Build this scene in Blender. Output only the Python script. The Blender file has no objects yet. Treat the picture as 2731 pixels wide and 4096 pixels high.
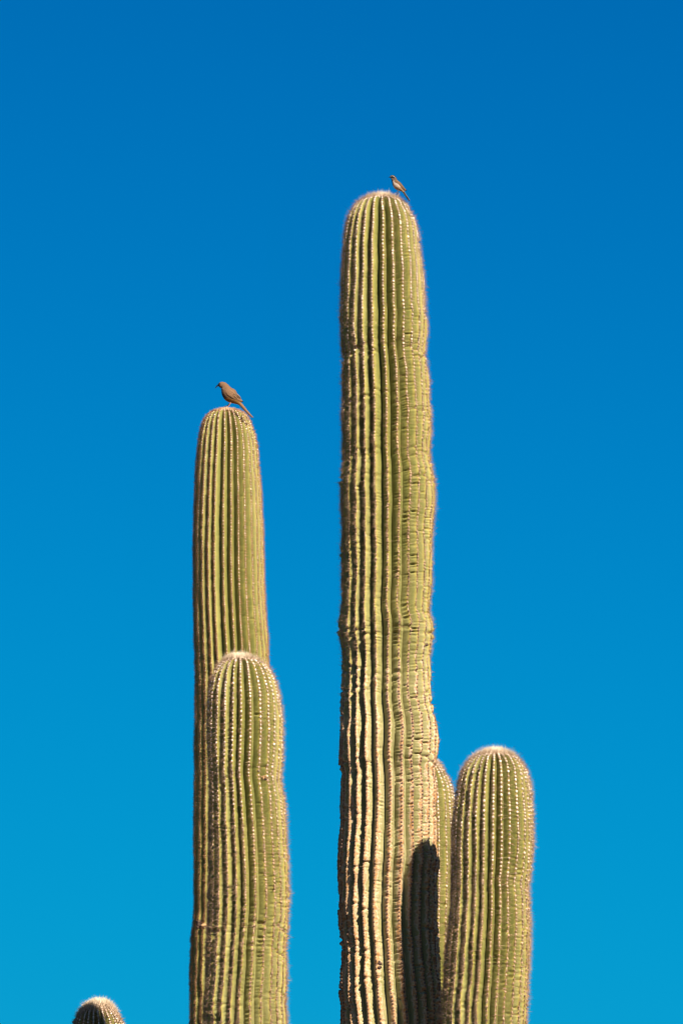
import bpy, math, random
import numpy as np
from mathutils import Vector, Matrix

rng = np.random.default_rng(7)
random.seed(7)
sc = bpy.context.scene
COL = sc.collection

# ------------------------------------------------------------------ camera
ALPHA = math.radians(15.0)          # the camera looks up
DIST = 16.0                         # metres to the trunk
SPX = 925.0                         # photo pixels per metre at the trunk
CAMZ = 1.7
CX, CY = 1365.5, 2048.0
F = DIST * SPX
CAM = np.array([0.0, -DIST * math.cos(ALPHA), CAMZ])
FWD = np.array([0.0, math.cos(ALPHA), math.sin(ALPHA)])
UP = np.array([0.0, -math.sin(ALPHA), math.cos(ALPHA)])
RT = np.array([1.0, 0.0, 0.0])
cd = bpy.data.cameras.new('camera')
cam = bpy.data.objects.new('camera', cd)
COL.objects.link(cam)
cam.location = CAM
cam.rotation_euler = (math.pi / 2 + ALPHA, 0, 0)
cd.sensor_fit = 'VERTICAL'
cd.sensor_height = 36.0
cd.sensor_width = 24.0
cd.lens = 36.0 * F / 4096.0
cd.clip_end = 9000
cd.dof.use_dof = True
cd.dof.focus_distance = DIST - 0.25
cd.dof.aperture_fstop = cd.lens / 1000.0 / 0.034
sc.camera = cam

# ------------------------------------------------------------------ sky and sun
SUN_AZ = math.radians(31.0)         # to the right of the camera's back
SUN_EL = math.radians(37.5)
sun_dir = Vector((math.sin(SUN_AZ) * math.cos(SUN_EL), -math.cos(SUN_AZ) * math.cos(SUN_EL), math.sin(SUN_EL)))
w = bpy.data.worlds.new('World')
sc.world = w
w.use_nodes = True
nt = w.node_tree
nt.nodes.clear()
sky = nt.nodes.new('ShaderNodeTexSky')
sky.sky_type = 'NISHITA'
sky.sun_disc = False
sky.sun_elevation = SUN_EL
sky.sun_rotation = math.atan2(sun_dir.x, sun_dir.y)
sky.altitude = 900
sky.air_density = 0.7
sky.dust_density = 0.0
sky.ozone_density = 2.5
# the photograph's deep graded blue: one tone curve per channel over the whole sky
sep = nt.nodes.new('ShaderNodeSeparateColor')
com = nt.nodes.new('ShaderNodeCombineColor')
nt.links.new(sky.outputs[0], sep.inputs[0])
SKY = 0.05                          # background strength; the picture is exposed one and a half stops up


def wmath(op, a, b=0.0):
    nd = nt.nodes.new('ShaderNodeMath')
    nd.operation = op
    for q, v in enumerate((a, b)):
        if hasattr(v, 'links'):
            nt.links.new(v, nd.inputs[q])
        else:
            nd.inputs[q].default_value = v
    return nd.outputs[0]


for ch, (top, mid) in enumerate(((None, None), (0.365, 0.121), (0.64, 0.133))):
    v = wmath('MULTIPLY', sep.outputs[ch], 0.05)
    if top is None:
        v = wmath('MULTIPLY', wmath('POWER', v, 4.0), 6.0)
    else:            # a film shoulder
        v = wmath('POWER', wmath('DIVIDE', v, mid), 1.5)
        v = wmath('MULTIPLY', wmath('SUBTRACT', 1.0, wmath('POWER', math.e, wmath('MULTIPLY', v, -1.0))), top)
    v = wmath('DIVIDE', v, SKY * 2.0 ** 1.5)
    nt.links.new(v, com.inputs[ch])
bg = nt.nodes.new('ShaderNodeBackground')
bg.inputs['Strength'].default_value = SKY
wo = nt.nodes.new('ShaderNodeOutputWorld')
nt.links.new(com.outputs[0], bg.inputs['Color'])
nt.links.new(bg.outputs[0], wo.inputs['Surface'])

sl = bpy.data.lights.new('sun', 'SUN')
sl.energy = 5.0
sl.angle = math.radians(0.5)
sl.color = (1.0, 0.91, 0.77)
so = bpy.data.objects.new('sun', sl)
COL.objects.link(so)
so.rotation_euler = sun_dir.to_track_quat('Z', 'Y').to_euler()
so.location = (8, -8, 14)

sc.render.engine = 'CYCLES'
sc.cycles.pixel_filter_type = 'BLACKMAN_HARRIS'
sc.cycles.filter_width = 1.05
sc.view_settings.view_transform = 'Standard'
sc.view_settings.look = 'None'
sc.view_settings.exposure = 1.5
sc.view_settings.gamma = 1.0
sc.view_settings.use_curve_mapping = False


def at(px, py, Y):
    """photo pixel -> point on the vertical plane y = Y, and metres per pixel there"""
    d = FWD * F + RT * (px - CX) + UP * (CY - py)
    t = (Y - CAM[1]) / d[1]
    return CAM + d * t, t


# ------------------------------------------------------------------ helpers
def link(o, parent=None):
    COL.objects.link(o)
    if parent is not None:
        o.parent = parent
    return o


def empty(name, loc, label, cat):
    o = bpy.data.objects.new(name, None)
    o.location = loc
    o.empty_display_size = 0.1
    o['label'] = label
    o['category'] = cat
    return link(o)


def np_mesh(name, verts, faces, mat, attrs=None, smooth=True):
    """faces: int array (n,3) or (n,4), or a list of such arrays"""
    me = bpy.data.meshes.new(name)
    verts = np.ascontiguousarray(verts, dtype=np.float32)
    if not isinstance(faces, (list, tuple)):
        faces = [faces]
    loops = np.concatenate([f.ravel() for f in faces]).astype(np.int32)
    sizes = np.concatenate([np.full(len(f), f.shape[1]) for f in faces]).astype(np.int32)
    starts = np.concatenate([[0], np.cumsum(sizes)[:-1]]).astype(np.int32)
    me.vertices.add(len(verts))
    me.vertices.foreach_set('co', verts.ravel())
    me.loops.add(len(loops))
    me.loops.foreach_set('vertex_index', loops)
    me.polygons.add(len(sizes))
    me.polygons.foreach_set('loop_start', starts)
    try:
        me.polygons.foreach_set('loop_total', sizes)
    except Exception:
        pass
    me.polygons.foreach_set('use_smooth', np.full(len(sizes), smooth, dtype=bool))
    for k, v in (attrs or {}).items():
        v = np.ascontiguousarray(v, dtype=np.float32)
        if v.ndim == 1:
            a = me.attributes.new(k, 'FLOAT', 'POINT')
            a.data.foreach_set('value', v)
        else:
            a = me.attributes.new(k, 'FLOAT_COLOR', 'POINT')
            if v.shape[1] == 3:
                v = np.concatenate([v, np.ones((len(v), 1), np.float32)], 1)
            a.data.foreach_set('color', np.ascontiguousarray(v).ravel())
    me.update(calc_edges=True)
    me.validate()
    if mat:
        me.materials.append(mat)
    return me


def mesh_obj(name, verts, faces, mat, parent=None, attrs=None, smooth=True, kind=None, label=None):
    verts = np.asarray(verts, dtype=float)
    if parent is not None:
        p = parent
        off = Vector((0, 0, 0))
        while p is not None:
            off += p.location
            p = p.parent
        verts = verts - np.array(off)
    me = np_mesh(name, verts, faces, mat, attrs, smooth)
    o = bpy.data.objects.new(name, me)
    link(o, parent)
    if kind:
        o['kind'] = kind
    if label:
        o['label'] = label
    return o


def knots(x, step, amp, r=None):
    """smooth random curve over x with knots every `step`"""
    r = r or rng
    n = int((x[-1] - x[0]) / step) + 6
    kx = x[0] + (np.arange(n) - 1.5) * step
    kv = r.normal(0, amp, n)
    i = np.clip(((x - kx[0]) / step).astype(int), 1, n - 3)
    f = (x - kx[i]) / step
    p0, p1, p2, p3 = kv[i - 1], kv[i], kv[i + 1], kv[i + 2]
    return 0.5 * ((2 * p1) + (-p0 + p2) * f + (2 * p0 - 5 * p1 + 4 * p2 - p3) * f ** 2 + (-p0 + 3 * p1 - 3 * p2 + p3) * f ** 3)


def catmull(P, n_per=24):
    P = np.asarray(P, float)
    Q = np.vstack([2 * P[0] - P[1], P, 2 * P[-1] - P[-2]])
    out = []
    for i in range(1, len(Q) - 2):
        p0, p1, p2, p3 = Q[i - 1:i + 3]
        f = np.linspace(0, 1, n_per, endpoint=False)[:, None]
        out.append(0.5 * ((2 * p1) + (-p0 + p2) * f + (2 * p0 - 5 * p1 + 4 * p2 - p3) * f ** 2 + (-p0 + 3 * p1 - 3 * p2 + p3) * f ** 3))
    out.append(P[-1:])
    return np.vstack(out)


# ------------------------------------------------------------------ materials
class N:
    def __init__(s, name):
        s.m = bpy.data.materials.new(name)
        s.m.use_nodes = True
        s.t = s.m.node_tree
        s.t.nodes.clear()
        s.out = s.t.nodes.new('ShaderNodeOutputMaterial')
        s.b = s.t.nodes.new('ShaderNodeBsdfPrincipled')
        s.t.links.new(s.b.outputs[0], s.out.inputs[0])

    def n(s, ty, **kw):
        nd = s.t.nodes.new(ty)
        for k, v in kw.items():
            setattr(nd, k, v)
        return nd

    def set(s, sock, v):
        if hasattr(v, 'is_output') or hasattr(v, 'links'):
            s.t.links.new(v, sock)
        else:
            sock.default_value = v

    def math(s, op, a, b=0.0, c=None):
        nd = s.n('ShaderNodeMath', operation=op)
        s.set(nd.inputs[0], a)
        s.set(nd.inputs[1], b)
        if c is not None:
            s.set(nd.inputs[2], c)
        return nd.outputs[0]

    def mix(s, f, a, b):
        nd = s.n('ShaderNodeMix', data_type='RGBA')
        s.set(nd.inputs[0], f)
        s.set(nd.inputs[6], a if hasattr(a, 'links') else (*a, 1))
        s.set(nd.inputs[7], b if hasattr(b, 'links') else (*b, 1))
        return nd.outputs[2]

    def step(s, v, a, b, lo=0.0, hi=1.0):
        nd = s.n('ShaderNodeMapRange', interpolation_type='SMOOTHSTEP')
        s.set(nd.inputs[0], v)
        nd.inputs[1].default_value = a
        nd.inputs[2].default_value = b
        nd.inputs[3].default_value = lo
        nd.inputs[4].default_value = hi
        return nd.outputs[0]

    def attr(s, name, col=False):
        nd = s.n('ShaderNodeAttribute', attribute_name=name)
        return nd.outputs['Color'] if col else nd.outputs['Fac']

    def noise(s, scale, detail=3, rough=0.55, vec=None):
        nd = s.n('ShaderNodeTexNoise')
        nd.inputs['Scale'].default_value = scale
        nd.inputs['Detail'].default_value = detail
        nd.inputs['Roughness'].default_value = rough
        if vec is None:
            vec = s.obj()
        s.t.links.new(vec, nd.inputs['Vector'])
        return nd.outputs['Fac']

    def obj(s):
        if not hasattr(s, '_o'):
            s._o = s.n('ShaderNodeTexCoord').outputs['Object']
        return s._o

    def vmul(s, v):
        nd = s.n('ShaderNodeVectorMath', operation='MULTIPLY')
        s.t.links.new(s.obj(), nd.inputs[0])
        nd.inputs[1].default_value = v
        return nd.outputs[0]

    def bump(s, h, strength, dist):
        nd = s.n('ShaderNodeBump')
        nd.inputs['Strength'].default_value = strength
        nd.inputs['Distance'].default_value = dist
        s.t.links.new(h, nd.inputs['Height'])
        s.t.links.new(nd.outputs[0], s.b.inputs['Normal'])


def cactus_skin():
    s = N('cactus_skin')
    u = s.attr('ribu')            # 0 at the crest, 1 in the groove
    age = s.attr('age')           # 0 young tip, 1 old corky skin
    psi = s.attr('psi')           # areole count along the rib
    n1 = s.noise(9, 3)
    n2 = s.noise(60, 4, 0.6)
    n3 = s.noise(260, 3, 0.6)
    young = s.mix(s.step(n1, 0.35, 0.65), (0.132, 0.130, 0.030), (0.170, 0.157, 0.042))
    old = s.mix(s.step(n1, 0.35, 0.65), (0.199, 0.179, 0.069), (0.252, 0.217, 0.101))
    base = s.mix(s.step(age, 0.25, 0.85), young, old)
    # yellower towards the crest and in blotches round each areole
    crest = s.step(s.math('ADD', u, s.math('MULTIPLY', s.math('SUBTRACT', n2, 0.5), 0.5)), 0.08, 0.50, 1.0, 0.0)
    base = s.mix(s.math('MULTIPLY', crest, 0.70), base, (0.298, 0.226, 0.043))
    base = s.mix(s.step(n3, 0.5, 0.8, 0.0, 0.30), base, (0.070, 0.075, 0.015))
    # brown felt line that strings the areoles together
    line = s.math('MULTIPLY', s.step(s.math('ADD', u, s.math('MULTIPLY', s.math('SUBTRACT', n3, 0.5), 0.12)), 0.035, 0.10, 1.0, 0.0), 0.8)
    base = s.mix(line, base, (0.175, 0.088, 0.025))
    # corky bark: scalloped patches spreading from the crest in old skin
    wob = s.noise(55, 5, 0.62)
    big = s.noise(7, 2, 0.5)
    scal = s.math('MULTIPLY', s.math('ABSOLUTE', s.math('SINE', s.math('MULTIPLY', psi, math.pi / 1.0))), 0.07)
    reach = s.math('ADD', s.math('MULTIPLY', s.step(age, 0.42, 0.95), 0.50), s.math('MULTIPLY', s.math('SUBTRACT', big, 0.5), 0.35))
    reach = s.math('MULTIPLY', s.math('ADD', reach, -0.04), s.step(age, 0.34, 0.48))
    field = s.math('SUBTRACT', s.math('ADD', reach, s.math('MULTIPLY', s.math('SUBTRACT', wob, 0.5), 1.45)), s.math('ADD', u, scal))
    field = s.math('MULTIPLY', s.math('ADD', field, 0.05), s.step(age, 0.30, 0.42))
    edge = s.step(field, 0.0, 0.035)
    inner = s.step(field, 0.10, 0.19)
    cork = s.mix(s.step(n2, 0.40, 0.62), (0.252, 0.107, 0.022), (0.322, 0.198, 0.095))
    rim = (0.398, 0.294, 0.185)
    base = s.mix(edge, base, rim)
    base = s.mix(s.math('MULTIPLY', inner, 0.85), base, cork)
    # rare scattered scars anywhere
    sp = s.step(s.noise(38, 4, 0.7), 0.715, 0.74)
    base = s.mix(s.math('MULTIPLY', sp, 0.85), base, (0.411, 0.271, 0.152))
    s.set(s.b.inputs['Base Color'], base)
    s.b.inputs['Roughness'].default_value = 0.62
    s.b.inputs['Specular IOR Level'].default_value = 0.25
    hgt = s.math('ADD', s.math('MULTIPLY', n2, 0.6), s.math('MULTIPLY', n3, 0.4))
    hgt = s.math('ADD', hgt, s.math('MULTIPLY', edge, 0.25))
    s.bump(hgt, 0.55, 0.004)
    return s.m


def attr_mat(name, rough=0.7, noise=0.25, scale=300, transl=0.0):
    s = N(name)
    c = s.attr('tint', True)
    n = s.step(s.noise(scale, 3), 0.3, 0.7, 1 - noise, 1 + noise)
    nd = s.n('ShaderNodeVectorMath', operation='SCALE')
    s.t.links.new(c, nd.inputs[0])
    s.t.links.new(n, nd.inputs['Scale'])
    s.set(s.b.inputs['Base Color'], nd.outputs[0])
    s.b.inputs['Roughness'].default_value = rough
    s.b.inputs['Specular IOR Level'].default_value = 0.2
    if transl:
        tb = s.n('ShaderNodeBsdfTranslucent')
        s.t.links.new(nd.outputs[0], tb.inputs[0])
        mx = s.n('ShaderNodeMixShader')
        mx.inputs[0].default_value = transl
        s.t.links.new(s.b.outputs[0], mx.inputs[1])
        s.t.links.new(tb.outputs[0], mx.inputs[2])
        s.t.links.new(mx.outputs[0], s.out.inputs[0])
    return s


SKIN = cactus_skin()
SPINE = attr_mat('spine', 0.6, 0.1, 100, 0.45).m
AREOLE = attr_mat('areole_felt', 0.9, 0.25, 500).m
_f = attr_mat('feather', 0.85, 0.22, 420)
_f.bump(_f.noise(500, 3, 0.6, _f.vmul((1, 1, 0.35))), 0.5, 0.003)
FEATHER = _f.m


def plain(name, col, rough=0.6, noise=0.2, scale=200):
    s = N(name)
    n = s.step(s.noise(scale, 3), 0.3, 0.7)
    lo = tuple(c * (1 - noise) for c in col)
    hi = tuple(min(1, c * (1 + noise)) for c in col)
    s.set(s.b.inputs['Base Color'], s.mix(n, lo, hi))
    s.b.inputs['Roughness'].default_value = rough
    s.bump(s.noise(scale * 1.5, 3), 0.4, 0.002)
    return s.m


BEAK = plain('beak_horn', (0.005, 0.004, 0.004), 0.4)
LEGPINK = plain('leg_skin', (0.225, 0.112, 0.075), 0.6)
LEGDARK = plain('leg_skin_dark', (0.090, 0.053, 0.038), 0.6)
EYE = plain('eye_glossy', (0.007, 0.006, 0.005), 0.1)
SCAR = plain('scar_tissue', (0.053, 0.026, 0.015), 0.9, 0.5, 90)
SCARTAN = plain('healed_bark', (0.375, 0.217, 0.098), 0.9, 0.4, 90)


def desert_mat():
    s = N('desert_soil')
    a = s.noise(0.35, 5)
    b = s.noise(9, 5, 0.65)
    c = s.mix(s.step(a, 0.35, 0.65), (0.070, 0.047, 0.030), (0.100, 0.070, 0.046))
    c = s.mix(s.step(b, 0.52, 0.7, 0, 0.7), c, (0.045, 0.032, 0.022))
    s.set(s.b.inputs['Base Color'], c)
    s.b.inputs['Roughness'].default_value = 0.95
    s.bump(b, 0.8, 0.05)
    return s.m


# ------------------------------------------------------------------ ground
def ground():
    e = np.concatenate([-np.geomspace(3000, 1, 45), [0], np.geomspace(1, 3000, 45)])
    X, Y = np.meshgrid(e, e, indexing='ij')
    R = np.hypot(X, Y)
    Z = 0.08 * np.sin(X * 0.5 + 1) * np.cos(Y * 0.37) * np.clip(R / 6, 0, 1) + 0.4 * np.sin(X * 0.031) * np.sin(Y * 0.027 + 1) * np.clip(R / 60, 0, 1)
    n = len(e)
    V = np.stack([X, Y, Z], -1).reshape(-1, 3)
    i, j = np.meshgrid(np.arange(n - 1), np.arange(n - 1), indexing='ij')
    a = (i * n + j).ravel()
    Fq = np.stack([a, a + n, a + n + 1, a + 1], 1)
    o = mesh_obj('ground', V, Fq, desert_mat(), kind='structure')
    return o


ground()

# ------------------------------------------------------------------ cactus stems
STATS = []


def stem(name, parent, prof, Y, nrib, label=None, phi0=0.0, m=12, rstep=3.6, gap=14.5, depth=0.155,
         young=0.0, age_y=((0, 0), (1, 0)), creases=(), wr=1.0, join=None, trunk=False, seed=1,
         spine_len=1.0, nspine=9, spine_keep=((0, 1), (1, 1)), tube=1.0, gaps=1.0, tint=(1, 1, 1), crownish=1.0):
    r = np.random.default_rng(seed)
    # --- silhouette -> centre line and radius (metres) in the view part
    rows = []
    for y, L, R in prof:
        P, t = at((L + R) / 2, y, Y)
        rows.append((P[0], P[2], (R - L) / 2 * t, y))
    rows = np.array(rows)
    prof_s = catmull(rows, 16)
    px = 1.0 / SPX
    # --- continue below the picture
    if trunk:
        x, z, rr = prof_s[-1, 0], prof_s[-1, 1], prof_s[-1, 2]
        zz = np.arange(z - 0.05, -0.12, -0.05)
        f = (z - zz) / (z + 0.1)
        ext = np.stack([np.full_like(zz, x) + 0.02 * np.sin(f * 5), zz, rr * (1 + 0.10 * np.sin(f * 3.1) - 0.12 * f ** 4),
                        prof_s[-1, 3] + (z - zz) * SPX], 1)
        prof_s = np.vstack([prof_s, ext])
    # arc length along the profile (radius and height both count on the dome)
    d = np.hypot(np.diff(prof_s[:, 1]), np.diff(prof_s[:, 2]))
    S = np.concatenate([[0], np.cumsum(d)])
    inview = S[np.searchsorted(prof_s[:, 3], min(4250, prof_s[-1, 3])) - 1]
    s_fine = np.arange(0, inview, rstep * px)
    s_all = np.concatenate([s_fine, np.arange(inview, S[-1], 0.022)]) if S[-1] > inview + 0.03 else s_fine
    x = np.interp(s_all, S, prof_s[:, 0])
    z = np.interp(s_all, S, prof_s[:, 1])
    rad = np.maximum(np.interp(s_all, S, prof_s[:, 2]), 0.0015)
    yp = np.interp(s_all, S, prof_s[:, 3])
    C = np.stack([x, np.full_like(x, Y), z], 1)
    A1 = np.tile([1.0, 0, 0], (len(x), 1))
    A2 = np.tile([0, 1.0, 0], (len(x), 1))
    AX = np.tile([0, 0, 1.0], (len(x), 1))
    if join is not None:      # an elbow that runs into the trunk
        e = np.array([join[0] - x[-1], join[1] - Y, 0.0])
        dist = np.linalg.norm(e)
        e /= dist
        down = 0.25
        zs = np.arange(0.02, down, 0.02)
        th = np.arange(0.0, math.pi / 2, 0.02 / dist)[1:]
        P0 = C[-1]
        cl = [P0 - np.array([0, 0, q]) for q in zs]
        beta = [0.0] * len(zs)
        P1 = cl[-1]
        for q in th:
            cl.append(P1 + e * dist * (1 - math.cos(q)) - np.array([0, 0, 1.0]) * dist * math.sin(q))
            beta.append(q)
        cl = np.array(cl)
        beta = np.array(beta)
        b = np.cross([0, 0, 1.0], e)
        a_ = e[None] * np.cos(beta)[:, None] + np.array([[0, 0, 1.0]]) * np.sin(beta)[:, None] * 1.0
        ax = np.array([[0, 0, 1.0]]) * np.cos(beta)[:, None] - e[None] * np.sin(beta)[:, None]
        # express in A1/A2 with the same phase
        ca, sa = e[0], e[1]
        a1 = a_ * ca - b[None] * sa
        a2 = a_ * sa + b[None] * ca
        C = np.vstack([C, cl])
        A1 = np.vstack([A1, a1])
        A2 = np.vstack([A2, a2])
        AX = np.vstack([AX, ax])
        taper = np.interp(np.arange(len(cl)) / len(cl), [0, 0.35, 1], [1, 1.0, 0.72])
        rad = np.concatenate([rad, rad[-1] * taper])
        yp = np.concatenate([yp, yp[-1] + np.arange(1, len(cl) + 1) * 0.02 * SPX])
        s_all = np.concatenate([s_all, s_all[-1] + np.arange(1, len(cl) + 1) * 0.02])
    nr = len(s_all)
    Rmax = rad[: max(5, len(s_fine))].max()
    # normals of the profile
    dr = np.gradient(rad, s_all)
    dh = np.sqrt(np.clip(1 - dr ** 2, 0.0, 1))
    nrad, nax = dh, np.clip(dr, -1, 1)      # s runs downwards: radius grows with s on the dome -> normal points up
    nl = np.hypot(nrad, nax)
    nrad, nax = nrad / nl, nax / nl
    spx = s_all * SPX
    # --- rib angles
    twist = knots(spx, 420, 0.03, r)
    jit = r.normal(0, 0.065, nrib)
    dph = 2 * math.pi / nrib
    groove = np.zeros((nrib + 1, nr))
    crest = np.zeros((nrib, nr))
    fade = np.clip(rad / Rmax, 0.15, 1)
    for k in range(nrib):
        groove[k] = (k + jit[k] + (knots(spx, 240, 0.022, r) + knots(spx, 60, 0.012, r)) * fade) * dph
    groove[nrib] = groove[0] + 2 * math.pi
    for k in range(nrib):
        crest[k] = 0.5 * (groove[k] + groove[k + 1]) + (r.normal(0, 0.03) + (knots(spx, 200, 0.018, r) + knots(spx, 45, 0.012, r)) * fade) * dph
    age = np.interp(yp, [a[0] for a in age_y], [a[1] for a in age_y])
    # --- areole phase along each rib
    psi = np.zeros((nrib, nr))
    for k in range(nrib):
        g = gap * (1 + np.clip(knots(spx, 90, 0.12, r), -0.3, 0.35)) * np.interp(spx, [0, 60, 200], [0.55, 0.8, 1.0])
        for (cy, dep, wd, prob) in creases:      # areoles crowd at the old growth rings
            g = g * (1 - 0.22 * np.exp(-((yp - cy) / 30.0) ** 2))
        psi[k] = np.concatenate([[0], np.cumsum(np.diff(spx) / g[1:])]) + r.random()
    # --- crease dents
    dent = np.zeros((nrib, nr))
    dentw = np.zeros((nrib, nr))
    for (cy, dep, wd, prob) in creases:
        drift = knots(np.arange(nrib) * 1.0, 3.0, 20.0, r)
        for k in range(nrib):
            if r.random() > prob:
                continue
            c = cy + drift[k] + r.normal(0, 12)
            q = (yp - c)
            dd = dep * (0.25 + 0.8 * r.random())
            dent[k] += dd * np.exp(-np.abs(q / wd) ** 1.3) - 0.40 * dd * np.exp(-((q - 13) / 11) ** 2) - 0.32 * dd * np.exp(-((q + 13) / 12) ** 2)
    for k in range(nrib):       # small random folds
        for _ in range(int(len(s_fine) * rstep / 230 * gaps)):
            c = r.uniform(yp[0] + 250, yp[-1])
            dd = 0.030 * r.random() * np.interp(np.interp(c, yp, age), [0, 0.5, 1], [0.25, 0.9, 1.2])
            q = yp - c
            dent[k] += dd * np.exp(-np.abs(q / 3.2) ** 1.3) - 0.3 * dd * np.exp(-((q - 10) / 8) ** 2)
    # --- build the grid
    nc = nrib * m
    V = np.zeros((nr, nc, 3))
    RU = np.zeros((nr, nc)); PS = np.zeros((nr, nc))
    wamp_age = np.interp(age, [0, 0.35, 1], [0.35, 1.0, 1.1]) * wr
    crest_pts, crest_n = [], []
    for k in range(nrib):
        wamp = wamp_age * np.clip(0.8 + knots(spx, 50, 0.5, r), 0.05, 1.9)
        bulg = knots(spx, 70, 0.008, r) + knots(spx, 26, 0.006, r) * np.interp(age, [0, 0.5], [0.4, 1])
        ph = r.uniform(-0.15, 0.15)
        cell = np.floor(psi[k]).astype(int)
        rl = np.clip(r.gamma(1.6, 0.62, cell.max() + 3), 0, 2.6)
        rr2 = np.clip(r.gamma(1.6, 0.62, cell.max() + 3), 0, 2.6)
        shift = knots(spx, 35, 0.10, r)
        for j in range(m):
            u = -1 + 2.0 * j / m
            au = abs(u)
            f = au
            phi = (crest[k] * (1 - f) + (groove[k] if u < 0 else groove[k + 1]) * f) + phi0 + twist
            flat = np.interp(age, [0, 0.4, 1], [1.0, 0.85, 0.72])
            h = 1 - (0.80 * au ** 1.45 + 0.20 * au ** 3)
            dep = 1.08 * depth * flat * (1 - h)
            mask = math.exp(-((au - 0.42) / 0.30) ** 2)
            wrk = (0.5 - 0.5 * np.cos(2 * math.pi * (psi[k] + ph * u + shift * au))) ** 0.8
            wrk = wrk * (rl[cell] if u < 0 else rr2[cell] * 0.6)
            dep = dep + 0.033 * wamp * mask * wrk + 0.010 * wamp * (1 - au) ** 2 * (1 - np.cos(2 * math.pi * psi[k] + math.pi)) * 0.5
            dep = dep + dent[k] * (0.75 + 0.5 * (1 - au)) * (1.0 if au < 0.99 else 0.4) + bulg * (1 - au)
            dep = dep * rad * np.clip(0.35 + rad / Rmax, 0, 1.0)
            cr, sr = np.cos(phi), np.sin(phi)
            rd = A1 * cr[:, None] + A2 * sr[:, None]
            nrm = rd * nrad[:, None] + AX * nax[:, None]
            P = C + rd * rad[:, None] - nrm * dep[:, None]
            V[:, k * m + j] = P
            RU[:, k * m + j] = au
            PS[:, k * m + j] = psi[k]
            if j == m // 2:
                crest_pts.append(P)
                crest_n.append(nrm)
    AG = np.repeat(age[:, None], nc, 1)
    i, j = np.meshgrid(np.arange(nr - 1), np.arange(nc), indexing='ij')
    a = (i * nc + j).ravel()
    b = (i * nc + (j + 1) % nc).ravel()
    quads = np.stack([a, a + nc, b + nc, b], 1)
    verts = V.reshape(-1, 3)
    apex = C[0] + np.array([0, 0, 0.0004])
    verts = np.vstack([verts, apex])
    ai = len(verts) - 1
    tris = np.stack([np.full(nc, ai), np.arange(nc), (np.arange(nc) + 1) % nc], 1)
    attrs = {'ribu': np.append(RU.ravel(), 0), 'age': np.append(AG.ravel(), age[0]), 'psi': np.append(PS.ravel(), 0)}
    body = mesh_obj(name, verts, [quads, tris], SKIN, parent, attrs, label=label)

    # --- areoles and spines down to a little below the picture
    AP, AN, AT, AGE, TIP = [], [], [], [], []
    for k in range(nrib):
        cp, cn = crest_pts[k], crest_n[k]
        lim = np.searchsorted(yp, 4330)
        pk = psi[k][:lim]
        ns = np.arange(math.ceil(pk[0]), math.floor(pk[-1]))
        idx = np.interp(ns, pk, np.arange(lim))
        idx = idx + r.normal(0, 0.28, len(idx))
        idx = np.clip(idx, 1, lim - 2)
        i0 = idx.astype(int)
        fr = (idx - i0)[:, None]
        p = cp[i0] * (1 - fr) + cp[i0 + 1] * fr
        keep = rad[i0] > 0.010
        tt = cp[np.clip(i0 + 2, 0, nr - 1)] - cp[np.clip(i0 - 2, 0, nr - 1)]
        tt /= np.linalg.norm(tt, axis=1)[:, None] + 1e-9
        n_ = cn[i0]
        AP.append(p[keep]); AN.append(n_[keep]); AT.append(tt[keep]); AGE.append(age[i0][keep])
        TIP.append(spx[i0][keep])
    AP = np.vstack(AP); AN = np.vstack(AN); AT = np.vstack(AT); AGE = np.concatenate(AGE); TIP = np.concatenate(TIP)
    AN = AN - AT * np.sum(AN * AT, 1)[:, None]
    AN /= np.linalg.norm(AN, axis=1)[:, None]
    AB = np.cross(AT, AN)
    n = len(AP)
    # areole: domed hexagonal cushion with a dimple
    sz = (4.5 + 0.7 * r.normal(0, 1, n).clip(-1.6, 1.6)) * px * np.interp(AGE, [0, 0.3, 1], [1.05, 0.88, 0.9]) * tube
    sz *= np.interp(TIP, [0, 80], [0.9, 1.0])
    rings = [(1.0, -0.25), (1.02, 0.22), (0.55, 0.62)]
    vs, cs = [], []
    young_c = np.array([0.62, 0.49, 0.40]); mid_c = np.array([0.40, 0.26, 0.17]); old_c = np.array([0.14, 0.08, 0.055])
    cb = np.stack([np.interp(AGE, [0, 0.30, 0.55, 1], [young_c[q], mid_c[q] , old_c[q] * 1.35, old_c[q]]) for q in range(3)], 1)
    vary = 1 + r.normal(0, 0.20, n)
    cb = np.clip(cb * vary[:, None], 0.02, 0.9)
    hole = r.random(n) < np.interp(AGE, [0, 0.3, 0.5, 1], [0.06, 0.15, 0.7, 0.95])
    for rr_, hh in rings:
        for q in range(6):
            an = q * math.pi / 3
            vs.append(AP + (AB * math.cos(an) * rr_ * 0.92 + AT * math.sin(an) * rr_ * 1.08) * sz[:, None] + AN * (hh * sz)[:, None])
            cs.append(cb * (1.0 if hh > 0 else 0.75))
    hc = np.where(hole[:, None], cb * 0.18, cb * 1.05)
    vs.append(AP + AN * (np.where(hole, 0.15, 0.8) * sz)[:, None])
    cs.append(hc)
    nv = len(vs)
    Vv = np.stack(vs, 1).reshape(-1, 3)
    Cc = np.stack(cs, 1).reshape(-1, 3)
    fl = []
    for L_ in range(2):
        for q in range(6):
            a0, b0 = L_ * 6 + q, L_ * 6 + (q + 1) % 6
            fl += [[a0, b0, b0 + 6], [a0, b0 + 6, a0 + 6]]
    for q in range(6):
        fl.append([12 + q, 12 + (q + 1) % 6, 18])
    fl = np.array(fl)
    Ff = (fl[None] + (np.arange(n) * nv)[:, None, None]).reshape(-1, 3)
    mesh_obj('areoles', Vv, Ff, AREOLE, body, {'tint': Cc}, kind='stuff')

    # spines
    keep_p = np.interp(AGE, [a[0] for a in spine_keep], [a[1] for a in spine_keep])
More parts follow.
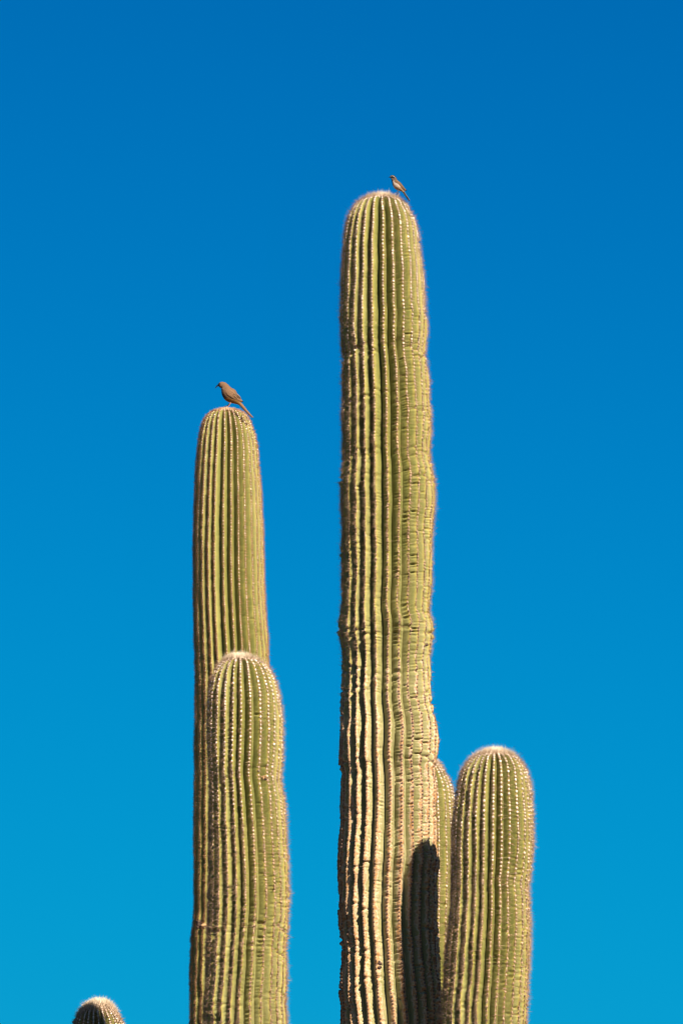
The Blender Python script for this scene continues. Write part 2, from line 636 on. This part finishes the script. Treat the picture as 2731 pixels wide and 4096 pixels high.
    cnt = np.round(nspine * keep_p * (0.75 + 0.5 * r.random(n))).astype(int)
    cnt += ((TIP < 75) * 4 * crownish).astype(int)
    cnt = np.where(r.random(n) < np.interp(keep_p, [0, 0.3, 1], [0.35, 0.75, 1.0]), cnt, 0)
    own = np.repeat(np.arange(n), cnt)
    ns = len(own)
    ang = r.uniform(0, 2 * math.pi, ns)
    tilt = np.clip(r.normal(0.88, 0.30, ns), 0.1, 1.45)
    crown = np.interp(TIP[own], [20, 110], [1.0, 0.0])
    tilt = tilt * (1 - 0.30 * crown)
    d = AN[own] * np.cos(tilt)[:, None] + (AB[own] * np.cos(ang)[:, None] + AT[own] * np.sin(ang)[:, None]) * np.sin(tilt)[:, None]
    d = d + np.array([0, 0, 1.0]) * (0.35 * crown - 0.10 * (1 - crown))[:, None]
    d /= np.linalg.norm(d, axis=1)[:, None]
    ln = (0.0125 + 0.0140 * r.random(ns) ** 1.3 + 0.010 * (r.random(ns) < 0.10)) * spine_len
    ln = ln * (1 + 0.40 * crown * crownish) * np.interp(AGE[own], [0, 0.5, 1], [1.0, 0.95, 0.8])
    wd = (0.00068 + 0.00022 * r.random(ns)) * (1 + 0.9 * crown)
    base = AP[own] + AN[own] * (sz[own] * 0.2)[:, None] + (AB[own] * np.cos(ang)[:, None] + AT[own] * np.sin(ang)[:, None]) * (sz[own] * 0.6)[:, None]
    tip = base + d * ln[:, None]
    s1 = np.cross(d, AT[own] + 0.3 * AB[own]); s1 /= np.linalg.norm(s1, axis=1)[:, None] + 1e-9
    s2 = np.cross(d, s1)
    vs = []
    for q in range(3):
        an = q * 2 * math.pi / 3
        vs.append(base + (s1 * math.cos(an) + s2 * math.sin(an)) * wd[:, None])
    vs.append(tip)
    Vv = np.stack(vs, 1).reshape(-1, 3)
    b0 = np.arange(ns)[:, None] * 4
    Ff = (np.array([[0, 1, 3], [1, 2, 3], [2, 0, 3]])[None] + b0[:, :, None]).reshape(-1, 3)
    mixv = np.clip(r.random(ns) * 0.75 + 0.95 * crown - 0.25 * young, 0, 1)[:, None]
    cdark = np.array([0.26, 0.125, 0.05]); cpale = np.array([0.62, 0.45, 0.30])
    cc = cdark * (1 - mixv) + cpale * mixv
    cc = cc * (1 - crown[:, None]) + cc * crown[:, None] * np.array([1.55, 1.90, 2.25])
    cc = np.repeat((cc * np.array(tint))[:, None], 4, 1)
    cc[:, 3] = cc[:, 3] * 0.85
    mesh_obj('spines', Vv, Ff, SPINE, body, {'tint': cc.reshape(-1, 3)}, kind='stuff', smooth=False)
    STATS.append((name, len(verts), n, ns))
    info = dict(body=body, C=C, rad=rad, yp=yp, V=V, Y=Y, cp=crest_pts, cn=crest_n)
    return info


# ---- silhouettes read off the photograph: (row, left edge, right edge)
PC = [(790, 1522, 1524), (792, 1496, 1552), (798, 1458, 1588), (808, 1434, 1608), (820, 1418, 1626), (850, 1400, 1642), (880, 1388, 1658), (930, 1378, 1671),
      (1000, 1371, 1678), (1100, 1366, 1691), (1250, 1362, 1701), (1290, 1362, 1706), (1370, 1364, 1702), (1420, 1372, 1697), (1500, 1367, 1712),
      (1600, 1370, 1715), (1700, 1367, 1723), (1800, 1370, 1717), (1850, 1371, 1720), (1900, 1366, 1732), (1990, 1362, 1737), (2050, 1366, 1735),
      (2150, 1367, 1727), (2250, 1366, 1727), (2350, 1366, 1724), (2450, 1361, 1717), (2500, 1357, 1730), (2550, 1360, 1730), (2650, 1369, 1719),
      (2700, 1369, 1722), (2800, 1363, 1726), (2850, 1362, 1735), (2900, 1360, 1748), (2960, 1356, 1754), (3000, 1356, 1752), (3050, 1358, 1743),
      (3100, 1364, 1740), (3150, 1362, 1745), (3230, 1360, 1745), (3300, 1360, 1743), (3380, 1352, 1749), (3450, 1349, 1756), (3510, 1352, 1749),
      (3600, 1355, 1749), (3700, 1357, 1748), (3800, 1363, 1755), (3900, 1359, 1761), (4000, 1357, 1766), (4096, 1362, 1768), (4400, 1365, 1770)]
PA = [(1646, 902, 904), (1648, 882, 926), (1651, 862, 950), (1656, 846, 966), (1663, 830, 984), (1680, 818, 996), (1700, 809, 1006), (1750, 797, 1022), (1800, 790, 1030),
      (1900, 783, 1038), (2000, 780, 1046), (2100, 777, 1051), (2200, 775, 1054), (2300, 776, 1057), (2400, 776, 1060), (2500, 777, 1067),
      (2600, 779, 1072), (2750, 782, 1078), (2900, 781, 1082), (3100, 779, 1084), (3300, 776, 1084), (3500, 777, 1084), (3640, 776, 1084), (3700, 773, 1082),
      (3760, 766, 1080), (3900, 762, 1078), (4096, 759, 1076), (4400, 757, 1076)]
PB = [(2629, 957, 959), (2631, 930, 986), (2636, 908, 1016), (2645, 890, 1044), (2660, 874, 1066), (2700, 851, 1092), (2750, 838, 1110), (2800, 832, 1121), (2900, 830, 1129), (3000, 832, 1129),
      (3060, 834, 1127), (3115, 838, 1121), (3200, 839, 1137), (3300, 838, 1144), (3400, 837, 1148), (3500, 835, 1152), (3600, 832, 1154), (3660, 831, 1154),
      (3720, 829, 1149), (3800, 826, 1145), (3900, 824, 1147), (4000, 818, 1144), (4096, 813, 1148), (4400, 812, 1152)]
PD = [(3028, 1674, 1676), (3030, 1650, 1702), (3036, 1620, 1728), (3050, 1592, 1752), (3070, 1570, 1768), (3100, 1556, 1786), (3130, 1546, 1800), (3165, 1540, 1811), (3210, 1534, 1817), (3300, 1528, 1822), (3500, 1524, 1826),
      (3800, 1522, 1824), (4096, 1522, 1824), (4300, 1522, 1824)]
PE = [(3001, 1977, 1979), (3002, 1952, 2004), (3006, 1924, 2032), (3016, 1896, 2056), (3030, 1877, 2074), (3060, 1856, 2096), (3100, 1839, 2111), (3150, 1829, 2119), (3200, 1821, 2124), (3300, 1810, 2130),
      (3400, 1806, 2129), (3500, 1806, 2119), (3550, 1806, 2110), (3600, 1804, 2114), (3700, 1794, 2118), (3800, 1783, 2117), (3900, 1779, 2112),
      (4000, 1767, 2108), (4096, 1764, 2103), (4400, 1760, 2098)]
PF = [(4004, 398, 400), (4006, 378, 420), (4012, 354, 438), (4022, 338, 450), (4046, 317, 468), (4070, 306, 482), (4096, 297, 495), (4140, 289, 506), (4200, 284, 513), (4300, 281, 517), (4500, 280, 520)]



def lower(P, off):
    y0 = P[0][0]
    return [(y + off * math.exp(-max(0, y - y0) / 110.0), a, b) for y, a, b in P]


PC, PB, PD, PE, PF = lower(PC, 9), lower(PB, 9), lower(PD, 9), lower(PE, 17), lower(PF, 15)
YC, YA, YB, YD, YE, YF = 0.0, 2.10, -0.25, 0.42, -0.48, 1.23
pc, _ = at(1565, 4096, YC)
pa, _ = at(918, 4096, YA)
front = empty('saguaro_cactus', (pc[0], YC, 0), 'tallest green saguaro with thick arms, scarred lower trunk and sparrow on its tip', 'cactus')
back = empty('saguaro_cactus', (pa[0], YA, 0), 'slender finely ribbed saguaro behind on the left with brown thrasher on its tip', 'cactus')

AGE_OLD = ((790, 0.0), (1300, 0.14), (2000, 0.36), (2450, 0.47), (2720, 0.66), (3200, 0.85), (4096, 1.0), (9000, 1.0))
cr_c = [(1405, .080, 6, .95), (1655, .055, 5, .9), (1830, .045, 5, .85), (1935, .055, 5, .85), (2060, .03, 4, .5), (2170, .03, 4, .5), (2345, .040, 5, .8), (2545, .065, 5, .9),
        (2690, .055, 5, .9), (2815, .065, 6, .95), (2880, .04, 5, .6), (3060, .06, 5, .9), (3115, .04, 5, .6), (3290, .04, 5, .6), (3500, .05, 5, .7), (3615, .055, 5, .8), (3770, .055, 5, .85),
        (3850, .05, 5, .7), (3960, .04, 5, .6), (4300, .05, 5, .8), (4600, .05, 6, .8)]
I_C = stem('trunk', front, PC, YC, 25, 'tall central trunk, corky and scarred lower down', phi0=0.06, gap=14.6, depth=0.25, age_y=AGE_OLD,
           creases=cr_c, trunk=True, seed=11, nspine=9, spine_keep=((0, 1), (0.36, 0.95), (0.55, 0.55), (0.7, 0.16), (1, 0.03)))
cr_b = [(3118, .05, 5, .5), (3340, .03, 4, .7), (3430, .035, 4, .6), (3560, .045, 5, .8), (3600, .05, 5, .8), (3725, .12, 9, .8), (3815, .055, 5, .9), (3990, .045, 5, .8), (4250, .05, 5, .8)]
I_B = stem('arm', front, PB, YB, 25, 'thick left arm with a dark fold near the bottom', phi0=0.02, gap=15.6, depth=0.235,
           age_y=((2629, 0), (3100, 0.14), (3500, 0.30), (3750, 0.42), (4096, 0.50), (5000, 0.8)), creases=cr_b, join=(pc[0], YC), seed=23, nspine=10)
cr_e = [(3550, .02, 4, .4), (3690, .03, 4.5, .5), (3790, .03, 4, .6), (3880, .03, 4, .5), (3965, .055, 5, .9), (4200, .05, 5, .8)]
I_E = stem('arm', front, PE, YE, 28, 'right arm with a pale bristly dome', phi0=0.10, gap=15.8, depth=0.215,
           age_y=((3001, 0), (3400, 0.12), (3800, 0.30), (4096, 0.42), (5000, 0.7)), creases=cr_e, join=(pc[0], YC), seed=37, nspine=11)
I_D = stem('arm', front, PD, YD, 27, 'short arm mostly hidden behind the trunk', phi0=0.0, gap=15.0, depth=0.2,
           age_y=((3028, 0), (3500, 0.15), (4096, 0.30), (5000, 0.7)), creases=[(3580, .03, 4, .6), (3610, .03, 4, .6), (3850, .03, 4, .6)], join=(pc[0], YC), seed=41, nspine=10)
I_A = stem('trunk', back, PA, YA, 28, None, phi0=0.0, gap=12.6, depth=0.205, m=10, rstep=4.5,
           age_y=((1640, 0), (2600, 0.15), (3700, 0.30), (4096, 0.36), (9000, 0.9)), creases=[(3720, .05, 5, .6), (3900, .03, 4, .5), (4300, .05, 5, .7)], trunk=True, seed=53, nspine=14, wr=0.7, tube=0.72, spine_len=0.62, tint=(1.0, 0.80, 0.58), crownish=0.2)
I_F = stem('arm', back, PF, YF, 27, None, phi0=0.0, gap=12.5, depth=0.19, age_y=((4000, 0), (4500, 0.2), (6000, 0.5)), join=(pa[0], YA), seed=61, nspine=14, m=10)


# ------------------------------------------------------------------ scars
def lumps(name, parent, pts, size, mat, seed):
    """a cluster of little rough crumbs, one mesh"""
    r = np.random.default_rng(seed)
    vs, fs = [], []
    off = 0
    t = (1 + 5 ** 0.5) / 2
    ico = np.array([(-1, t, 0), (1, t, 0), (-1, -t, 0), (1, -t, 0), (0, -1, t), (0, 1, t), (0, -1, -t), (0, 1, -t), (t, 0, -1), (t, 0, 1), (-t, 0, -1), (-t, 0, 1)]) / 1.9
    ift = np.array([(0, 11, 5), (0, 5, 1), (0, 1, 7), (0, 7, 10), (0, 10, 11), (1, 5, 9), (5, 11, 4), (11, 10, 2), (10, 7, 6), (7, 1, 8), (3, 9, 4), (3, 4, 2), (3, 2, 6), (3, 6, 8), (3, 8, 9), (4, 9, 5), (2, 4, 11), (6, 2, 10), (8, 6, 7), (9, 8, 1)])
    for p in pts:
        s = size * r.uniform(0.5, 1.2)
        v = ico * s * r.uniform(0.6, 1.3, (12, 3)) + p + r.normal(0, size * 0.25, 3)
        vs.append(v)
        fs.append(ift + off)
        off += 12
    return mesh_obj(name, np.vstack(vs), np.vstack(fs), mat, parent, smooth=False)


def surf_point(info, px_, py_):
    """nearest front surface vertex of a stem to a photo pixel"""
    V = info['V'].reshape(-1, 3)
    m_ = V[:, 1] < info['Y'] + 0.02
    V = V[m_]
    d = V - CAM
    dep = d @ FWD
    sx = CX + d @ RT / dep * F
    sy = CY - d @ UP / dep * F
    i = np.argmin((sx - px_) ** 2 + (sy - py_) ** 2 + 400 * (V[:, 1] - info['Y'] + 0.2))
    return V[i]


def scar(info, path, size, mat, seed, jit=4, label=None):
    r = np.random.default_rng(seed)
    pts = [surf_point(info, a + r.normal(0, jit), b + r.normal(0, jit)) for a, b in path]
    o = lumps('scar', info['body'], pts, size, mat, seed)
    if label:
        o['label'] = label
    return o


tpath = [(930 + 55 * f ** 0.9, 1648 + 50 * f ** 1.3) for f in np.linspace(0, 1, 34)]
scar(I_A, tpath, 0.0050, SCAR, 5, 2.5, 'dried brown strip down the dome')
scar(I_A, [(800, 3697)] * 30, 0.010, SCAR, 6, 6, 'dark hole in the ribs')
scar(I_A, [(818, 3704)] * 22, 0.009, SCARTAN, 7, 4)
scar(I_B, [(1066, 3112)] * 10, 0.0045, SCAR, 8, 5)
scar(I_B, [(1060, 3108)] * 9, 0.006, SCARTAN, 8, 4)
scar(I_C, [(1517, 3850), (1519, 3856), (1521, 3862)] * 5, 0.006, SCAR, 9, 4, 'dark knot on the corky crest')
scar(I_C, [(1706, 2579)] * 12, 0.005, SCAR, 10, 1.5)


# ------------------------------------------------------------------ birds
def tube(path, radii, sides=8, cap=True):
    path = np.asarray(path, float)
    n = len(path)
    T = np.gradient(path, axis=0)
    T /= np.linalg.norm(T, axis=1)[:, None]
    ref = np.array([0, 1.0, 0])
    vs = []
    for i in range(n):
        a = np.cross(T[i], ref); a /= np.linalg.norm(a)
        b = np.cross(T[i], a)
        for q in range(sides):
            an = 2 * math.pi * q / sides
            vs.append(path[i] + (a * math.cos(an) + b * math.sin(an)) * radii[i])
    fs = []
    for i in range(n - 1):
        for q in range(sides):
            a0 = i * sides + q; b0 = i * sides + (q + 1) % sides
            fs.append([a0, b0, b0 + sides, a0 + sides])
    vs = np.array(vs)
    vs = np.vstack([vs, path[0], path[-1]])
    t = []
    for q in range(sides):
        t.append([n * sides, (q + 1) % sides, q])
        t.append([n * sides + 1, (n - 1) * sides + q, (n - 1) * sides + (q + 1) % sides])
    return vs, [np.array(fs), np.array(t)]


def join_geo(lst):
    off = 0
    V, Q, T = [], [], []
    for v, (q, t) in lst:
        V.append(v); Q.append(q + off); T.append(t + off); off += len(v)
    return np.vstack(V), [np.vstack(Q), np.vstack(T)]


class Bird:
    """side-on bird facing left; all outline numbers are photo pixels at its own plane"""
    def __init__(s, name, label, foot, Y, conv):
        s.Y = Y
        s.conv = conv
        P, s.t = at(*conv(*foot), Y)
        s.root = empty(name, (P[0], Y, P[2]), label, 'bird')

    def p(s, x, y, dy=0.0):
        P, t = at(*s.conv(x, y), s.Y)
        return P + np.array([0, dy, 0])

    def loft(s, name, sections, colour, sides=36, dy=0.0, parent=None, mat=None, n_per=7):
        """sections: (x, y, half height, half depth) in crop units"""
        S = catmull(np.array(sections, float), n_per)
        k = s.conv.scale
        cen = np.array([s.p(a[0], a[1], dy * (a[4] / k * s.t if S.shape[1] > 4 else 1.0)) for a in S])
        T = np.gradient(cen, axis=0); T /= np.linalg.norm(T, axis=1)[:, None]
        vs, cs = [], []
        n = len(S)
        for i in range(n):
            up = np.cross(T[i], [0, 1.0, 0])
            up /= np.linalg.norm(up)
            if up[2] < 0 and abs(T[i][2]) < 0.9:
                pass
            up = -up if (np.cross(T[i], [0, 1.0, 0]) @ np.array([0.5, 0, 1.0])) < 0 else up
            for q in range(sides):
                an = 2 * math.pi * q / sides
                hh = max(S[i, 2], 0.4) / k * s.t
                wd = max(S[i, 3], 0.4) / k * s.t
                vs.append(cen[i] + up * hh * math.sin(an) + np.array([0, 1.0, 0]) * -wd * math.cos(an))
                cs.append(colour(i / (n - 1), math.sin(an), math.cos(an), np.array([S[i][0] + up[0] * S[i][2] * math.sin(an), S[i][1] - up[2] * S[i][2] * math.sin(an)])))
        fs = []
        for i in range(n - 1):
            for q in range(sides):
                a0 = i * sides + q; b0 = i * sides + (q + 1) % sides
                fs.append([a0, b0, b0 + sides, a0 + sides])
        vs = np.vstack([vs, cen[0], cen[-1]])
        cs = np.vstack([cs, colour(0, 0, 1, S[0]), colour(1, 0, 1, S[-1])])
        t = []
        for q in range(sides):
            t.append([n * sides, (q + 1) % sides, q])
            t.append([n * sides + 1, (n - 1) * sides + q, (n - 1) * sides + (q + 1) % sides])
        return mesh_obj(name, vs, [np.array(fs), np.array(t)], mat or FEATHER, parent or s.root, {'tint': np.array(cs)})

    def blob(s, name, x, y, r_, dy, mat, parent):
        return s_blob(s, name, x, y, r_, dy, mat, parent)

    def leg(s, pts, r0, toes, mat, dy):
        k = s.conv.scale
        path = catmull([s.p(x, y, dy + d) for x, y, d in pts], 6)
        rr = np.interp(np.linspace(0, 1, len(path)), [0, 0.3, 0.55, 1], [r0 * 2.0, r0 * 1.2, r0, r0 * 1.05]) / k * s.t
        leg = mesh_obj('leg', *tube(path, rr), mat, s.root)
        for tp in toes:
            pth = catmull([s.p(x, y, dy + d) for x, y, d in tp], 5)
            rr = np.linspace(r0 * 0.85, r0 * 0.35, len(pth)) / k * s.t
            mesh_obj('toe', *tube(pth, rr, 6), mat, leg)
        return leg


def s_blob(s, name, x, y, r_, dy, mat, parent):
    c = s.p(x, y, dy)
    R_ = r_ / s.conv.scale * s.t
    vs, fs = [], []
    for i in range(1, 8):
        for q in range(12):
            a, b = math.pi * i / 8, 2 * math.pi * q / 12
            vs.append(c + R_ * np.array([math.sin(a) * math.cos(b), math.cos(a), math.sin(a) * math.sin(b)]))
    for i in range(6):
        for q in range(12):
            fs.append([i * 12 + q, i * 12 + (q + 1) % 12, (i + 1) * 12 + (q + 1) % 12, (i + 1) * 12 + q])
    vs += [c + R_ * np.array([0, 1, 0]), c - R_ * np.array([0, 1, 0])]
    t = []
    for q in range(12):
        t.append([84, (q + 1) % 12, q]); t.append([85, 72 + q, 72 + (q + 1) % 12])
    return mesh_obj(name, np.array(vs), [np.array(fs), np.array(t)], mat, parent)


def make_conv(x0, y0, k):
    def c(x, y):
        return x0 + x / k, y0 + y / k
    c.scale = k
    return c


def mixc(a, b, f):
    f = min(max(f, 0), 1)
    return tuple(a[i] * (1 - f) + b[i] * f for i in range(3))


# curve-billed brown bird on the slender trunk
th = Bird('perched_thrasher', 'brown thrasher with a curved black bill and long tail on the left cactus tip', (640, 950), YA, make_conv(800, 1480, 6.031))


def th_col(t, sn, cs, S):
    x, y = S[0], S[1]
    c = (0.122, 0.062, 0.030)
    if x < 505 and y > 315:
        c = mixc(c, (0.008, 0.005, 0.004), (505 - x) / 30)
    if 480 < x < 560 and 395 < y < 440:
        c = (0.13, 0.075, 0.045)
    if 500 < x < 580 and 450 < y < 490:
        c = (0.19, 0.125, 0.085)
    if y > 660 and sn < 0.2:
        c = mixc(c, (0.16, 0.078, 0.020), (y - 660) / 90)
    if sn < -0.55 and y < 700:  # shade along the breast edge turned from the sun, painted into the plumage
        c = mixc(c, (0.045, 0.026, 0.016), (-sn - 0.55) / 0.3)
    j = random.uniform(0.85, 1.15)
    return tuple(q * j for q in c)


th_body = th.loft('body', [(436, 372, 4, 4), (446, 368, 30, 26), (470, 364, 58, 46), (510, 362, 76, 58), (555, 372, 88, 66), (595, 405, 98, 76), (625, 460, 118, 96), (660, 525, 150, 122),
                           (710, 585, 172, 138), (765, 640, 165, 134), (825, 690, 135, 112), (885, 740, 96, 80), (935, 785, 58, 48), (975, 825, 40, 34), (1010, 862, 30, 24)], th_col)


def th_tail_col(t, sn, cs, S):
    j = random.uniform(0.85, 1.15) * (1.0 - 0.15 * (abs(math.sin(sn * 9)) > 0.8))
    c = (0.157, 0.078, 0.034)
    return tuple(q * j for q in c)


th.loft('tail', [(950, 800, 38, 34), (1000, 850, 40, 36), (1060, 920, 36, 34), (1130, 1000, 30, 32), (1200, 1075, 24, 28), (1255, 1130, 18, 20), (1280, 1152, 6, 8)], th_tail_col, 16)


def wing_col(dark, pale, brown):
    def f(t, sn, cs, S):
        st = math.sin((sn * 1.5 + t * 1.2) * 9)
        c = mixc(brown, pale, 0.5 + 0.5 * st)
        if t > 0.86:
            c = mixc(c, dark, (t - 0.86) / 0.05)
        if sn < -0.72 and t > 0.35:
            c = dark
        return c
    return f


for sd in (-1, 1):
    wg = th.loft('wing', [(628, 500, 6, 4, 92), (655, 525, 50, 12, 116), (715, 580, 78, 16, 132), (785, 628, 84, 18, 124), (855, 672, 76, 18, 96), (925, 716, 54, 16, 62), (985, 744, 30, 12, 36), (1015, 756, 16, 8, 26), (1040, 768, 5, 3, 18)],
                 wing_col((0.006, 0.004, 0.003), (0.185, 0.098, 0.048), (0.100, 0.050, 0.024)), 24, dy=sd)
    for kf, (a, b) in enumerate([((800, 640), (905, 715)), ((815, 612), (930, 690)), ((850, 600), (965, 680))]):
        th.loft('wing_feather', [(a[0], a[1], 3, 4, 140), ((a[0] + b[0]) / 2, (a[1] + b[1]) / 2 - 6, 17, 8, 118), (b[0], b[1], 12, 6, 84), (b[0] + 35, b[1] + 26, 3, 2, 58)],
                lambda t, sn, cs, S: (0.190, 0.108, 0.056) if sn > -0.35 else (0.006, 0.004, 0.003), 10, dy=sd, parent=wg)
bk = catmull([th.p(452, 366), th.p(425, 380), th.p(396, 405), th.p(368, 448)], 6)
mesh_obj('bill', *tube(bk, np.interp(np.linspace(0, 1, len(bk)), [0, 0.4, 1], [24, 18, 5]) / 6.031 * th.t), BEAK, th.root)
for sd in (-1, 1):
    s_blob(th, 'eye', 484, 352, 9, sd * 0.0082, EYE, th.root)
th.leg([(745, 800, 0), (715, 850, 0), (672, 902, 0), (625, 940, 0)], 9, [[(630, 937, 0), (600, 942, 0), (560, 950, -.004)], [(630, 937, 0), (606, 952, -.004), (580, 966, -.010)], [(630, 937, 0), (612, 938, .004), (585, 940, .01)], [(630, 937, 0), (655, 948, 0), (680, 952, 0)]], LEGPINK, -0.010)
th.leg([(700, 800, 0), (680, 835, 0), (610, 862, 0), (545, 895, 0)], 9, [[(550, 893, 0), (520, 905, 0), (490, 925, -.004)], [(550, 893, 0), (525, 900, .004), (500, 918, .01)], [(550, 893, 0), (530, 912, -.004), (515, 935, -.008)], [(550, 893, 0), (575, 910, 0), (595, 922, 0)]], LEGDARK, 0.012)

# little black throated bird on the central trunk
spw = Bird('perched_sparrow', 'small sparrow with black throat and white face stripes on the tallest cactus tip', (715, 650), YC, make_conv(1450, 650, 5.227))
WHT, BLK, BRN = (0.476, 0.392, 0.327), (0.013, 0.008, 0.007), (0.178, 0.098, 0.050)


def seg(x, y, pts):
    """distance from a point to a polyline"""
    best = 1e9
    for (ax, ay), (bx, by) in zip(pts[:-1], pts[1:]):
        f = max(0, min(1, ((x - ax) * (bx - ax) + (y - ay) * (by - ay)) / ((bx - ax) ** 2 + (by - ay) ** 2)))
        best = min(best, math.hypot(x - ax - f * (bx - ax), y - ay - f * (by - ay)))
    return best


def sp_col(t, sn, cs, S):
    x, y = S[0], S[1]
    belly = (0.50, 0.38, 0.30)
    back_ = (0.140, 0.075, 0.040)
    c = belly
    if x - 660 > (y - 385) * 0.9:
        c = back_
    if y > 505 and c is belly:
        c = mixc(c, (0.42, 0.25, 0.12), (y - 505) / 60)
    if y < 395 and x > 628:
        c = (0.085, 0.052, 0.035)
    if x < 668 and y < 345:
        c = (0.010, 0.005, 0.004)
    if seg(x, y, [(582, 294), (600, 289), (630, 289), (654, 301), (672, 320)]) < 6 and cs > -0.9:
        c = (0.34, 0.29, 0.26)
    if y < 279 + max(0, x - 635) * 0.75 and x < 700:
        c = (0.020, 0.013, 0.011)
    if seg(x, y, [(588, 326), (606, 341), (628, 354)]) < 6:
        c = (0.30, 0.24, 0.20)
    elif seg(x, y, [(574, 306), (588, 345), (604, 380), (612, 425), (620, 462)]) < 17 and y > 318:
        c = (0.004, 0.003, 0.003)
    j = random.uniform(0.9, 1.1) * (0.62 if c[0] > 0.1 else 0.8)
    return tuple(q * j for q in c)


spw.loft('body', [(570, 308, 3, 3), (576, 306, 18, 15), (592, 303, 36, 26), (615, 307, 48, 35), (638, 321, 54, 41), (655, 348, 54, 45), (668, 385, 60, 52), (690, 432, 74, 64), (722, 476, 84, 72),
                  (762, 515, 76, 66), (800, 548, 56, 48), (832, 580, 36, 30), (855, 612, 24, 20), (872, 640, 19, 14)], sp_col, 56, n_per=14)
spw.loft('tail', [(840, 590, 20, 18), (870, 640, 19, 19), (905, 695, 17, 18), (945, 750, 16, 16), (972, 792, 14, 13), (983, 806, 6, 7)],
         lambda t, sn, cs, S: (0.20, 0.15, 0.11) if (sn < -0.35 and t < 0.5) else ((0.010, 0.006, 0.005) if sn < 0.6 else (0.13, 0.09, 0.065)), 18)
for sd in (-1, 1):
    spw.loft('wing', [(655, 385, 4, 3, 42), (675, 400, 26, 9, 52), (715, 432, 38, 10, 62), (765, 470, 40, 10, 60), (815, 515, 32, 10, 46), (862, 555, 20, 8, 28), (895, 575, 12, 5, 20), (920, 584, 4, 2, 14)],
             wing_col((0.006, 0.004, 0.003), (0.130, 0.072, 0.036), (0.085, 0.045, 0.023)), 24, dy=sd)
bk = catmull([spw.p(584, 302), spw.p(562, 305), spw.p(536, 311)], 5)
mesh_obj('bill', *tube(bk, np.interp(np.linspace(0, 1, len(bk)), [0, 1], [14, 2]) / 5.227 * spw.t), BEAK, spw.root)
for sd in (-1, 1):
    s_blob(spw, 'eye', 606, 302, 6, sd * 0.0055, EYE, spw.root)
spw.leg([(760, 560, 0), (742, 580, 0), (746, 600, 0), (722, 632, 0)], 5, [[(722, 632, 0), (705, 640, 0), (690, 655, 0)], [(722, 632, 0), (708, 648, -.003), (698, 668, -.006)], [(722, 632, 0), (712, 642, .003), (700, 660, .006)], [(722, 632, 0), (738, 645, 0), (745, 660, 0)]], LEGDARK, -0.006)
spw.leg([(750, 560, 0), (728, 576, 0), (738, 596, 0), (735, 640, 0)], 5, [[(735, 640, 0), (720, 650, 0), (710, 665, 0)], [(735, 640, 0), (725, 655, .003), (718, 672, .006)], [(735, 640, 0), (750, 655, 0), (758, 668, 0)]], LEGDARK, 0.007)

for s_ in STATS:
    print('STEM', *s_)
